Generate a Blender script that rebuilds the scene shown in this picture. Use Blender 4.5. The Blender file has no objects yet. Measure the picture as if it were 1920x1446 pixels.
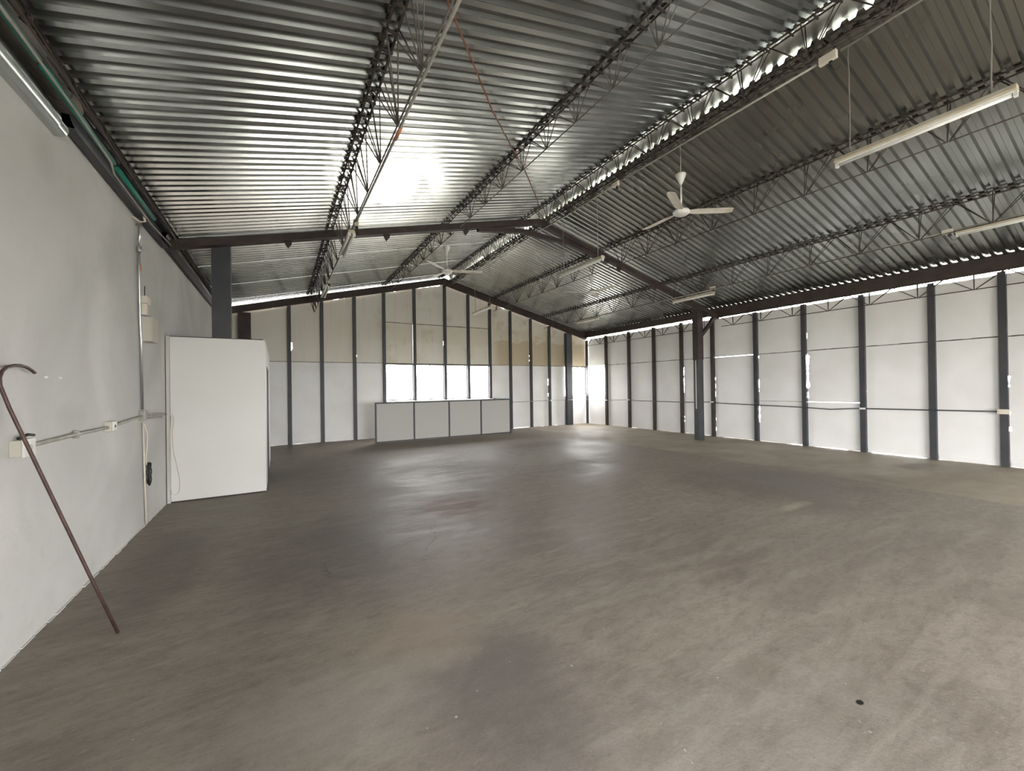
import bpy, bmesh, math, random
from mathutils import Vector, Matrix
random.seed(7)
C = bpy.context.scene
COL = C.collection

# ------------------------------------------------------------------ camera
F, YAW, PIT, ROLL, CH = 759.378, 0.521397, 0.00468, -0.01432, 1.59687
cd = bpy.data.cameras.new('camera'); cam = bpy.data.objects.new('camera', cd); COL.objects.link(cam)
fw = Vector((math.sin(YAW)*math.cos(PIT), math.cos(YAW)*math.cos(PIT), math.sin(PIT)))
r0 = Vector((math.cos(YAW), -math.sin(YAW), 0)); u0 = r0.cross(fw)
rr = math.cos(ROLL)*r0 + math.sin(ROLL)*u0; uu = -math.sin(ROLL)*r0 + math.cos(ROLL)*u0
R3 = Matrix((rr, uu, -fw)).transposed()
cam.matrix_world = Matrix.Translation((0, 0, CH)) @ R3.to_4x4()
cd.sensor_fit = 'HORIZONTAL'; cd.sensor_width = 36.0; cd.lens = F/1920*36.0
cd.clip_start = 0.02; cd.clip_end = 300
C.camera = cam

# ------------------------------------------------------------------ daylight and exposure
w = bpy.data.worlds.new('overcast_sky'); C.world = w; w.use_nodes = True
bg = w.node_tree.nodes['Background']; bg.inputs[0].default_value = (1.0, 0.99, 0.985, 1); bg.inputs[1].default_value = 7.0
C.view_settings.view_transform = 'Standard'; C.view_settings.look = 'None'
C.view_settings.gamma = 1.0; C.view_settings.use_curve_mapping = False
C.view_settings.exposure = 1.88
C.cycles.max_bounces = 10; C.cycles.diffuse_bounces = 6; C.cycles.glossy_bounces = 5
C.cycles.sample_clamp_indirect = 12

def portal(name, loc, size, rot):
    l = bpy.data.lights.new(name, 'AREA'); l.shape = 'RECTANGLE'; l.size, l.size_y = size
    l.cycles.is_portal = True
    o = bpy.data.objects.new(name, l); o.location = loc; o.rotation_euler = rot; COL.objects.link(o)
XL, XR, YB, YF = -1.421, 11.6145, 13.648, -5.0
RX, RZ, S = 5.05, 5.5, 0.243
YM = 7.50           # middle portal frame
YN = 0.35           # frame just outside the picture
portal('door_daylight', (5.1, YF-0.12, 1.3), (7.0, 2.6), (math.pi/2, 0, 0))
portal('added_side_door_daylight', (XL-0.17, -2.4, 1.3), (2.6, 3.4), (0, -math.pi/2, 0))  # guides daylight through an unseen side doorway added to brighten the right wall
portal('window_daylight', (4.95, YB+0.12, 1.8), (4.0, 1.25), (-math.pi/2, 0, 0))

# ------------------------------------------------------------------ materials
def mat(name, col, rough=0.6, metal=0.0, col2=None, nscale=3.0, ndetail=5, bump=0.0, bscale=40.0, lo=0.4, hi=0.65, spec=0.5, stretch=None):
    m = bpy.data.materials.new(name); m.use_nodes = True
    nt = m.node_tree; b = nt.nodes['Principled BSDF']
    b.inputs['Base Color'].default_value = (*col, 1); b.inputs['Roughness'].default_value = rough
    b.inputs['Metallic'].default_value = metal; b.inputs['Specular IOR Level'].default_value = spec
    tc = nt.nodes.new('ShaderNodeTexCoord'); mp = nt.nodes.new('ShaderNodeMapping')
    g = nt.nodes.new('ShaderNodeNewGeometry')
    nt.links.new(g.outputs['Position'], mp.inputs[0])
    if stretch: mp.inputs['Scale'].default_value = stretch
    if col2:
        n = nt.nodes.new('ShaderNodeTexNoise'); n.inputs['Scale'].default_value = nscale; n.inputs['Detail'].default_value = ndetail
        nt.links.new(mp.outputs[0], n.inputs['Vector'])
        r = nt.nodes.new('ShaderNodeMapRange'); r.inputs[1].default_value = lo; r.inputs[2].default_value = hi
        nt.links.new(n.outputs[0], r.inputs[0])
        x = nt.nodes.new('ShaderNodeMix'); x.data_type = 'RGBA'
        x.inputs[6].default_value = (*col, 1); x.inputs[7].default_value = (*col2, 1)
        nt.links.new(r.outputs[0], x.inputs[0]); nt.links.new(x.outputs[2], b.inputs['Base Color'])
        m['mix'] = x.name
    if bump:
        n2 = nt.nodes.new('ShaderNodeTexNoise'); n2.inputs['Scale'].default_value = bscale; n2.inputs['Detail'].default_value = 4
        nt.links.new(mp.outputs[0], n2.inputs['Vector'])
        bp = nt.nodes.new('ShaderNodeBump'); bp.inputs['Strength'].default_value = bump; bp.inputs['Distance'].default_value = 0.02
        nt.links.new(n2.outputs[0], bp.inputs['Height']); nt.links.new(bp.outputs[0], b.inputs['Normal'])
    return m

class NT:
    """small node helper"""
    def __init__(s, m): s.t = m.node_tree; s.b = s.t.nodes['Principled BSDF']
    def n(s, ty, **k):
        x = s.t.nodes.new(ty)
        for a, v in k.items(): setattr(x, a, v)
        return x
    def l(s, a, b): s.t.links.new(a, b)
    def math(s, op, a, b=None, clamp=False):
        x = s.n('ShaderNodeMath', operation=op); x.use_clamp = clamp
        for i, v in enumerate((a, b)):
            if v is None: continue
            if isinstance(v, (int, float)): x.inputs[i].default_value = v
            else: s.l(v, x.inputs[i])
        return x.outputs[0]
    def noise(s, vec, scale, detail=5, rough=0.5, dist=0.0):
        x = s.n('ShaderNodeTexNoise'); x.inputs['Scale'].default_value = scale; x.inputs['Detail'].default_value = detail
        x.inputs['Roughness'].default_value = rough; x.inputs['Distortion'].default_value = dist
        s.l(vec, x.inputs['Vector']); return x.outputs[0]
    def rng(s, v, a, b, c=0.0, d=1.0):
        x = s.n('ShaderNodeMapRange'); s.l(v, x.inputs[0])
        for i, q in enumerate((a, b, c, d)): x.inputs[i+1].default_value = q
        return x.outputs[0]
    def mix(s, f, a, b, mode='MIX'):
        x = s.n('ShaderNodeMix', data_type='RGBA', blend_type=mode)
        if isinstance(f, (int, float)): x.inputs[0].default_value = f
        else: s.l(f, x.inputs[0])
        for i, v in ((6, a), (7, b)):
            if isinstance(v, tuple): x.inputs[i].default_value = (*v, 1)
            else: s.l(v, x.inputs[i])
        return x.outputs[2]
    def mapping(s, vec, scale=(1, 1, 1), rot=(0, 0, 0), loc=(0, 0, 0)):
        x = s.n('ShaderNodeMapping'); x.inputs['Scale'].default_value = scale; x.inputs['Rotation'].default_value = rot
        x.inputs['Location'].default_value = loc; s.l(vec, x.inputs[0]); return x.outputs[0]
    def spot(s, pos, cx, cy, rx, ry, wob=0.5, wscale=2.5, soft=0.6):
        """irregular stain around a point of the floor"""
        m = s.mapping(pos, (1/rx, 1/ry, 0), loc=(-cx/rx, -cy/ry, 0))
        ln = s.n('ShaderNodeVectorMath', operation='LENGTH'); s.l(m, ln.inputs[0])
        nz = s.noise(pos, wscale, 6)
        d = s.math('ADD', ln.outputs['Value'], s.math('MULTIPLY', s.math('SUBTRACT', nz, 0.5), wob*2))
        return s.rng(d, 1.0, 1.0-soft)

def floor_material():
    m = mat('worn_concrete', (0.2, 0.18, 0.16), 0.5); q = NT(m)
    pos = q.n('ShaderNodeNewGeometry').outputs['Position']
    sep = q.n('ShaderNodeSeparateXYZ'); q.l(pos, sep.inputs[0])
    st = q.mapping(pos, (0.9, 4.5, 1), rot=(0, 0, -0.5))
    n1 = q.noise(pos, 0.42, 6, 0.55, 0.3); n2 = q.noise(st, 1.4, 10, 0.65, 0.6); n3 = q.noise(q.mapping(pos, (1, 2.2, 1), rot=(0, 0, -0.5)), 7, 12, 0.78)
    c = q.mix(q.rng(n1, 0.36, 0.62), (0.185, 0.156, 0.128), (0.282, 0.245, 0.203))
    c = q.mix(q.math('MULTIPLY', q.rng(n2, 0.42, 0.72), 0.55), c, (0.40, 0.36, 0.305))
    c = q.mix(q.math('MULTIPLY', q.rng(n3, 0.47, 0.66), 0.5), c, (0.115, 0.10, 0.085))
    n4 = q.noise(q.mapping(pos, (1, 2.8, 1), rot=(0, 0, -0.45), loc=(3, 5, 0)), 11, 12, 0.8)
    c = q.mix(q.math('MULTIPLY', q.rng(n4, 0.55, 0.70), 0.45), c, (0.47, 0.425, 0.36))
    # newer strip of concrete along the right wall
    strip = q.math('GREATER_THAN', q.math('ADD', sep.outputs[0], q.math('MULTIPLY', sep.outputs[1], -0.016)), 8.12)
    c2 = q.mix(q.rng(q.noise(pos, 1.1, 7), 0.35, 0.65), (0.27, 0.232, 0.178), (0.36, 0.312, 0.242))
    c = q.mix(strip, c, c2)
    # stains
    for cx, cy, rx, ry, colr, a in [
        (2.05, 5.2, 0.8, 0.65, (0.15, 0.078, 0.042), 0.9), (0.35, 4.3, 1.1, 1.5, (0.095, 0.085, 0.08), 0.4),
        (5.2, 6.5, 1.1, 0.6, (0.10, 0.085, 0.065), 0.45), (6.4, 9.4, 1.5, 0.6, (0.08, 0.075, 0.068), 0.5),
        (1.0, 1.9, 0.6, 0.8, (0.14, 0.126, 0.115), 0.7), (10.4, 2.85, 0.7, 0.28, (0.11, 0.095, 0.07), 0.55),
        (7.0, 3.4, 2.2, 1.6, (0.12, 0.104, 0.09), 0.5), (-0.9, 4.8, 0.5, 1.4, (0.12, 0.105, 0.092), 0.5), (-0.4, 8.8, 2.2, 2.6, (0.13, 0.115, 0.10), 0.45)]:
        c = q.mix(q.math('MULTIPLY', q.spot(pos, cx, cy, rx, ry), a), c, colr)
    for cx, cy, rx, ry, colr, a in [
        (0.75, 2.6, 0.6, 0.5, (0.34, 0.26, 0.19), 0.5), (0.2, 2.2, 0.8, 0.5, (0.36, 0.34, 0.30), 0.5),
        (4.3, 7.6, 2.3, 1.5, (0.36, 0.33, 0.29), 0.6), (1.4, 4.1, 0.6, 0.6, (0.36, 0.335, 0.30), 0.5),
        (1.6, 0.9, 1.6, 0.8, (0.34, 0.315, 0.28), 0.45), (5.75, 2.76, 0.5, 0.12, (0.42, 0.36, 0.27), 0.7)]:
        c = q.mix(q.math('MULTIPLY', q.spot(pos, cx, cy, rx, ry, 0.9, 5, 0.8), a), c, colr)
    # small dark spot and chalky flecks, thin cracks
    c = q.mix(q.spot(pos, 2.496, 0.906, 0.026, 0.017, 0.1, 20, 0.3), c, (0.012, 0.012, 0.012))
    v = q.n('ShaderNodeTexVoronoi'); v.inputs['Scale'].default_value = 9; q.l(q.mix(0.035, pos, q.n('ShaderNodeNewGeometry').outputs['Position']), v.inputs['Vector'])
    fl = q.math('MULTIPLY', q.rng(q.math('ADD', v.outputs['Distance'], q.math('MULTIPLY', q.noise(pos, 45, 3), 0.16)), 0.14, 0.11), q.rng(q.noise(pos, 2.2, 3), 0.47, 0.56))
    c = q.mix(q.math('MULTIPLY', fl, 0.75), c, (0.55, 0.53, 0.49))
    # a few wandering hairline cracks
    for (px, py, ang, ln_) in ((4.2, 7.2, 0.9, 1.3), (1.45, 4.3, 1.15, 0.9), (3.3, 8.0, 0.75, 0.8), (0.35, 3.9, 1.5, 0.25)):
        mm = q.mapping(pos, (1, 1, 0), rot=(0, 0, 0), loc=(-px, -py, 0)); mm = q.mapping(mm, rot=(0, 0, -ang))
        sx = q.n('ShaderNodeSeparateXYZ'); q.l(mm, sx.inputs[0])
        off = q.math('ADD', sx.outputs[1], q.math('MULTIPLY', q.math('SUBTRACT', q.noise(pos, 2.2, 8, 0.7), 0.5), 0.5))
        f = q.math('MULTIPLY', q.rng(q.math('ABSOLUTE', off), 0.008, 0.003), q.rng(q.math('ABSOLUTE', sx.outputs[0]), ln_, ln_*.7))
        f = q.math('MULTIPLY', f, q.rng(q.noise(pos, 9, 3), 0.42, 0.55))
        c = q.mix(q.math('MULTIPLY', f, 0.7), c, (0.05, 0.042, 0.036))
    # fine grit
    gr = q.noise(pos, 60, 6, 0.85)
    c = q.mix(q.math('MULTIPLY', q.rng(gr, 0.52, 0.68), 0.35), c, (0.075, 0.064, 0.054))
    c = q.mix(q.math('MULTIPLY', q.rng(q.noise(q.mapping(pos, (1, 1, 1), loc=(9, 4, 0)), 75, 6, 0.85), 0.56, 0.70), 0.35), c, (0.50, 0.46, 0.40))
    q.l(c, q.b.inputs['Base Color'])
    q.l(q.rng(q.math('ADD', n1, q.math('MULTIPLY', n2, 0.6)), 0.6, 1.0, 0.46, 0.75), q.b.inputs['Roughness'])
    q.b.inputs['Specular IOR Level'].default_value = 0.28
    bp = q.n('ShaderNodeBump'); bp.inputs['Strength'].default_value = 0.35; bp.inputs['Distance'].default_value = 0.01
    q.l(q.math('ADD', q.noise(pos, 30, 8, 0.7), q.math('MULTIPLY', n2, 0.8)), bp.inputs['Height']); q.l(bp.outputs[0], q.b.inputs['Normal'])
    return m

def plaster_material():
    m = mat('grey_white_plaster', (0.55, 0.54, 0.51), 0.75); q = NT(m)
    pos = q.n('ShaderNodeNewGeometry').outputs['Position']
    n1 = q.noise(pos, 0.7, 4, 0.5, 0.8); n2 = q.noise(pos, 6, 8, 0.6)
    c = q.mix(q.rng(n1, 0.35, 0.65), (0.50, 0.495, 0.47), (0.62, 0.61, 0.585))
    c = q.mix(q.math('MULTIPLY', q.rng(n2, 0.55, 0.75), 0.25), c, (0.42, 0.41, 0.38))
    for cx, cy, rx, ry in [(4.5, 1.42, .35, .12), (3.55, 1.5, .1, .16), (4.1, 3.3, .3, .2), (7.2, 2.6, .6, .3)]:
        mm = q.mapping(pos, (0, 1/rx, 1/ry), loc=(0, -cx/rx, -cy/ry))
        ln = q.n('ShaderNodeVectorMath', operation='LENGTH'); q.l(mm, ln.inputs[0])
        f = q.rng(q.math('ADD', ln.outputs['Value'], q.noise(pos, 5, 5)), 1.6, 0.6)
        c = q.mix(q.math('MULTIPLY', f, 0.35), c, (0.36, 0.35, 0.32))
    q.l(c, q.b.inputs['Base Color'])
    bp = q.n('ShaderNodeBump'); bp.inputs['Strength'].default_value = 0.5; bp.inputs['Distance'].default_value = 0.015
    q.l(q.math('ADD', q.noise(pos, 3.5, 6), q.math('MULTIPLY', q.noise(pos, 40, 4), 0.15)), bp.inputs['Height']); q.l(bp.outputs[0], q.b.inputs['Normal'])
    return m

def roof_material(name, tint, rough):
    m = mat(name, tint, rough, 1.0); q = NT(m)
    pos = q.n('ShaderNodeNewGeometry').outputs['Position']
    n1 = q.noise(q.mapping(pos, (0.6, 2.0, 1)), 1.6, 5); v = q.n('ShaderNodeTexVoronoi'); v.inputs['Scale'].default_value = 60
    q.l(pos, v.inputs['Vector'])
    c = q.mix(q.rng(n1, 0.35, 0.65), tuple(t*0.93 for t in tint), tuple(t*1.06 for t in tint))
    q.l(c, q.b.inputs['Base Color'])
    q.l(q.rng(q.noise(pos, 0.8, 1), 0.3, 0.7, rough-0.02, rough+0.04), q.b.inputs['Roughness'])
    return m

def stained_board():
    m = mat('stained_fibre_board', (0.62, 0.60, 0.54), 0.7); q = NT(m)
    pos = q.n('ShaderNodeNewGeometry').outputs['Position']
    sep = q.n('ShaderNodeSeparateXYZ'); q.l(pos, sep.inputs[0])
    oi = q.n('ShaderNodeObjectInfo')
    c = q.mix(oi.outputs['Random'], (0.68, 0.67, 0.60), (0.71, 0.67, 0.57))
    wz = q.math('ADD', sep.outputs[2], q.math('MULTIPLY', q.noise(pos, 2.5, 5), 0.35))
    band = q.math('MULTIPLY', q.rng(wz, 3.30, 3.42), q.rng(wz, 4.15, 3.9))
    side = q.math('ADD', q.math('MULTIPLY', q.rng(sep.outputs[0], 1.4, 3.4), 0.55), q.math('MULTIPLY', q.rng(sep.outputs[0], 6.6, 7.6), 0.45))
    low = q.math('MULTIPLY', q.rng(sep.outputs[0], 6.9, 7.3), q.math('MULTIPLY', q.rng(wz, 3.62, 3.5), 0.9))
    blot = q.rng(q.noise(pos, 1.7, 6, 0.6), 0.52, 0.64)
    f = q.math('ADD', q.math('MULTIPLY', q.math('MULTIPLY', band, side), 0.35), q.math('MULTIPLY', q.math('MULTIPLY', blot, side), 0.7), True)
    f = q.math('MAXIMUM', f, low)
    c = q.mix(q.math('MULTIPLY', f, 0.85), c, (0.46, 0.36, 0.22))
    drip = q.rng(q.noise(q.mapping(pos, (6, 6, 0.5)), 1.5, 5), 0.55, 0.75)
    c = q.mix(q.math('MULTIPLY', drip, 0.22), c, (0.33, 0.31, 0.26))
    q.l(c, q.b.inputs['Base Color']); return m

M = {}
M['floor'] = floor_material(); M['plaster'] = plaster_material()
M['roofL'] = roof_material('galvanised_sheet', (0.45, 0.462, 0.446), 0.20)
M['roofR'] = roof_material('dull_galvanised_sheet', (0.45, 0.462, 0.44), 0.25)
M['cap'] = roof_material('crumpled_galvanised_cap', (0.62, 0.62, 0.58), 0.33)
M['board'] = mat('white_fibre_board', (0.83, 0.825, 0.81), 0.65, col2=(0.77, 0.76, 0.74), nscale=1.3)
M['stain'] = stained_board()
M['screen'] = mat('glossy_white_board', (0.67, 0.67, 0.635), 0.4, col2=(0.64, 0.63, 0.60), nscale=0.8)
M['greyboard'] = mat('grey_board', (0.50, 0.49, 0.46), 0.6)
M['slate'] = mat('slate_grey_paint', (0.045, 0.05, 0.055), 0.5, col2=(0.058, 0.06, 0.062), nscale=4, spec=0.4)
M['brown'] = mat('brown_primer', (0.045, 0.035, 0.032), 0.6, col2=(0.062, 0.046, 0.040), nscale=5, spec=0.3)
M['rod'] = mat('dark_brown_rod', (0.040, 0.032, 0.028), 0.6, col2=(0.07, 0.052, 0.042), nscale=9, spec=0.3)
M['rodpale'] = mat('dusty_grey_rod', (0.12, 0.11, 0.095), 0.6, col2=(0.075, 0.065, 0.055), nscale=9)
M['conduit'] = mat('dull_metal_conduit', (0.42, 0.41, 0.36), 0.5, 0.35, col2=(0.32, 0.31, 0.27), nscale=8)
M['pvc'] = mat('cream_plastic', (0.68, 0.62, 0.52), 0.5)
M['white'] = mat('white_enamel', (0.74, 0.74, 0.71), 0.4, col2=(0.64, 0.62, 0.56), nscale=14)
M['cream'] = mat('yellowed_enamel', (0.56, 0.52, 0.42), 0.5, col2=(0.46, 0.40, 0.29), nscale=9)
M['tube'] = mat('white_glass_tube', (0.82, 0.82, 0.80), 0.2)
M['blade'] = mat('dusty_white_blade', (0.66, 0.62, 0.54), 0.5, col2=(0.42, 0.36, 0.27), nscale=6, lo=0.5, hi=0.75)
M['black'] = mat('black_rubber', (0.012, 0.012, 0.012), 0.5)
M['rust'] = mat('rusty_steel', (0.16, 0.065, 0.04), 0.75, col2=(0.24, 0.10, 0.06), nscale=14)
M['hook'] = mat('dark_rusty_bar', (0.060, 0.035, 0.030), 0.5, 0.3, col2=(0.10, 0.055, 0.045), nscale=20)
M['rope'] = mat('grey_rope', (0.22, 0.21, 0.19), 0.8)
M['green'] = mat('green_plastic_conduit', (0.02, 0.20, 0.14), 0.4)
M['orange'] = mat('orange_coupling', (0.55, 0.22, 0.10), 0.6)
M['galv'] = mat('galvanised_steel', (0.45, 0.48, 0.47), 0.3, 0.8)
M['dirtypipe'] = mat('grimy_pipe', (0.13, 0.11, 0.09), 0.6, col2=(0.06, 0.05, 0.04), nscale=3)
M['beige'] = mat('beige_metal_box', (0.52, 0.50, 0.42), 0.5)
M['ground'] = mat('pale_yard', (0.42, 0.41, 0.38), 0.9, col2=(0.36, 0.36, 0.31), nscale=0.6)
g = bpy.data.materials.new('clear_glass'); g.use_nodes = True
nt = g.node_tree; nt.nodes.remove(nt.nodes['Principled BSDF'])
tr = nt.nodes.new('ShaderNodeBsdfTransparent'); gl = nt.nodes.new('ShaderNodeBsdfGlossy'); gl.inputs['Roughness'].default_value = 0.02
mx = nt.nodes.new('ShaderNodeMixShader'); mx.inputs[0].default_value = 0.06
nt.links.new(tr.outputs[0], mx.inputs[1]); nt.links.new(gl.outputs[0], mx.inputs[2]); nt.links.new(mx.outputs[0], nt.nodes['Material Output'].inputs[0])
M['glass'] = g

# ------------------------------------------------------------------ mesh helpers (world coordinates)
class MB:
    def __init__(s): s.v = []; s.f = []; s.smooth = []
    def add(s, vs, fs, sm=False):
        k = len(s.v); s.v += [tuple(v) for v in vs]
        s.f += [tuple(i+k for i in f) for f in fs]; s.smooth += [sm]*len(fs); return s
    def box(s, x0, x1, y0, y1, z0, z1):
        v = [(x, y, z) for x in (x0, x1) for y in (y0, y1) for z in (z0, z1)]
        return s.add(v, [(0,1,3,2),(4,6,7,5),(0,4,5,1),(2,3,7,6),(0,2,6,4),(1,5,7,3)])
    def bar(s, a, b, w, h, up=(0, 0, 1)):
        a, b = Vector(a), Vector(b); d = (b-a).normalized(); up = Vector(up)
        if abs(d.dot(up)) > 0.99: up = Vector((1, 0, 0))
        sx = d.cross(up).normalized()*w/2; sz = sx.cross(d).normalized()*h/2
        v = [p+i*sx+j*sz for p in (a, b) for i, j in ((-1,-1),(1,-1),(1,1),(-1,1))]
        return s.add(v, [(0,1,2,3),(7,6,5,4),(0,4,5,1),(1,5,6,2),(2,6,7,3),(3,7,4,0)])
    def tube(s, pts, r, n=8):
        pts = [Vector(p) for p in pts]; rings = []
        rs = r if isinstance(r, (list, tuple)) else [r]*len(pts)
        px = None
        for i, p in enumerate(pts):
            d = (pts[min(i+1, len(pts)-1)]-pts[max(i-1, 0)]).normalized()
            if px is None:
                px = d.cross(Vector((0, 0, 1)) if abs(d.z) < 0.9 else Vector((1, 0, 0))).normalized()
            else:
                px = (px-d*px.dot(d)).normalized()
            py = d.cross(px)
            rings.append([p+rs[i]*(math.cos(t)*px+math.sin(t)*py) for t in [2*math.pi*k/n for k in range(n)]])
        v = [q for rg in rings for q in rg]; f = []
        for i in range(len(pts)-1):
            for k in range(n):
                f.append((i*n+k, i*n+(k+1) % n, (i+1)*n+(k+1) % n, (i+1)*n+k))
        s.add(v, f, True)
        L = (len(pts)-1)*n
        k0 = len(s.v)-len(v)
        s.f += [tuple(k0+k for k in reversed(range(n))), tuple(k0+L+k for k in range(n))]; s.smooth += [False, False]
        return s
    def lathe(s, c, prof, n=24, ax='z'):
        c = Vector(c); v = []; f = []
        for r, z in prof:
            for k in range(n):
                t = 2*math.pi*k/n
                v.append(c+Vector((r*math.cos(t), r*math.sin(t), z)) if ax == 'z' else c+Vector((z, r*math.cos(t), r*math.sin(t))))
        for i in range(len(prof)-1):
            for k in range(n): f.append((i*n+k, i*n+(k+1) % n, (i+1)*n+(k+1) % n, (i+1)*n+k))
        f += [tuple(reversed(range(n))), tuple((len(prof)-1)*n+k for k in range(n))]
        return s.add(v, f, True)
    def prism(s, poly, vec):
        """extrude a planar polygon (list of points) along vec"""
        n = len(poly); vec = Vector(vec); v = [Vector(p) for p in poly]+[Vector(p)+vec for p in poly]
        return s.add(v, [tuple(range(n)), tuple(reversed(range(n, 2*n)))]+[(i, i+n, (i+1) % n+n, (i+1) % n) for i in range(n)])
    def build(s, name, m, parent=None, bevel=0.0):
        me = bpy.data.meshes.new(name)
        V = [Vector(v) for v in s.v]
        if parent is not None:
            org = root_loc(parent)
        else:
            lo = Vector([min(v[i] for v in V) for i in range(3)]); hi = Vector([max(v[i] for v in V) for i in range(3)])
            org = Vector(((lo.x+hi.x)/2, (lo.y+hi.y)/2, lo.z))
        me.from_pydata([v-org for v in V], [], s.f)
        for p, q in zip(me.polygons, s.smooth): p.use_smooth = q
        bm = bmesh.new(); bm.from_mesh(me); bmesh.ops.recalc_face_normals(bm, faces=bm.faces); bm.to_mesh(me); bm.free()
        me.materials.append(m)
        o = bpy.data.objects.new(name, me); COL.objects.link(o)
        if parent is not None: o.parent = parent
        else: o.location = org
        if bevel:
            b = o.modifiers.new('bevel', 'BEVEL'); b.width = bevel; b.segments = 2; b.limit_method = 'ANGLE'
        return o
def root_loc(o):
    l = Vector((0, 0, 0))
    while o: l += o.location; o = o.parent
    return l
def thing(name, loc, label, cat, group=None):
    o = bpy.data.objects.new(name, None); COL.objects.link(o); o.location = loc; o.empty_display_size = 0.1
    o['label'] = label; o['category'] = cat
    if group: o['group'] = group
    return o
def tag(o, label, cat, group=None):
    o['label'] = label; o['category'] = cat
    if group: o['group'] = group
    return o
def struct(o): o['kind'] = 'structure'; return o
def sempty(name, loc):
    o = bpy.data.objects.new(name, None); COL.objects.link(o); o.location = loc; o['kind'] = 'structure'; return o
SR = 0.255
def roofz(x): return RZ-(S if x < RX else SR)*abs(x-RX)

# ------------------------------------------------------------------ ground outside, floor
struct(MB().box(-60, 60, -60, 60, -0.45, -0.35).build('ground', M['ground']))
struct(MB().box(XL-0.25, XR+0.12, YF-0.3, YB+0.12, -0.3, 0.0).build('floor', M['floor']))

# ------------------------------------------------------------------ left masonry wall
lw = MB()
def wall_piece(ya, yb, z0):
    poly = [(XL, ya, z0), (XL, yb, z0), (XL, yb, 3.918), (XL, ya, 3.918)]
    lw.prism([Vector(p) for p in poly], (-0.15, 0, 0))
wall_piece(-0.7, YB+.1, 0); wall_piece(-4.1, -0.7, 2.6); wall_piece(YF, -4.1, 0)  # opening near the front is added, unseen, to send daylight onto the right wall
wl = struct(lw.build('wall_left', M['plaster']))
# ragged foot of the plaster
b = MB()
y = YF
while y < 7.4:
    l = random.uniform(.05, .2); h = random.uniform(.004, .012)
    b.box(XL-0.002, XL+random.uniform(.004, .016), y, y+l, 0, h); y += l+random.uniform(0, .04)
b.build('plaster_crumbs', M['plaster'], wl)

# ------------------------------------------------------------------ board panels with chipped edges
def board(par, axis, a0, a1, z0, z1, mt, z1b=None, gaps=(), plane=None, th=0.012, chip=0.004, name='wall_panel'):
    """one board; axis 'x' lies in a plane of constant y, 'y' in a plane of constant x.
       gaps: (side, za, zb, depth) notches letting daylight in; side L,R,T,B"""
    z1b = z1 if z1b is None else z1b
    def P(a, z): return Vector((a, plane, z)) if axis == 'x' else Vector((plane, a, z))
    pts = []
    def edge(side):
        out = []
        if side in 'LR':
            e = a0 if side == 'L' else a1; top = z1 if side == 'L' else z1b; sg = 1 if side == 'L' else -1
            zs = [z0, top]
            for (sd, za, zb, dp) in gaps:
                if sd != side: continue
                n = max(3, int((zb-za)/0.06))
                out.append((za, e)); out += [(za+(zb-za)*(k+.5)/n, e+sg*dp*random.uniform(.45, 1.0)) for k in range(n)]; out.append((zb, e))
            out.sort()
            out = [(e, z0)]+[(b_, a_) for a_, b_ in out]+[(e, top)]
        else:
            out = []
            n = max(4, int((a1-a0)/0.09))
            for k in range(1, n):
                t = k/n; a = a0+(a1-a0)*t; zz = z0 if side == 'B' else z1+(z1b-z1)*t
                d = random.uniform(0, chip)
                for (sd, aa, ab, dp) in gaps:
                    if sd == side and aa <= a <= ab: d = dp*random.uniform(.5, 1)
                out.append((a, zz+d if side == 'B' else zz-d))
        return out
    L = edge('L'); T = edge('T'); Rr = edge('R'); B = edge('B')
    loop = L+T+list(reversed(Rr))+list(reversed(B))
    vec = (0, th, 0) if axis == 'x' else (th, 0, 0)
    return MB().prism([P(a, z) for a, z in loop], vec).build(name, mt, par)

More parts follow.
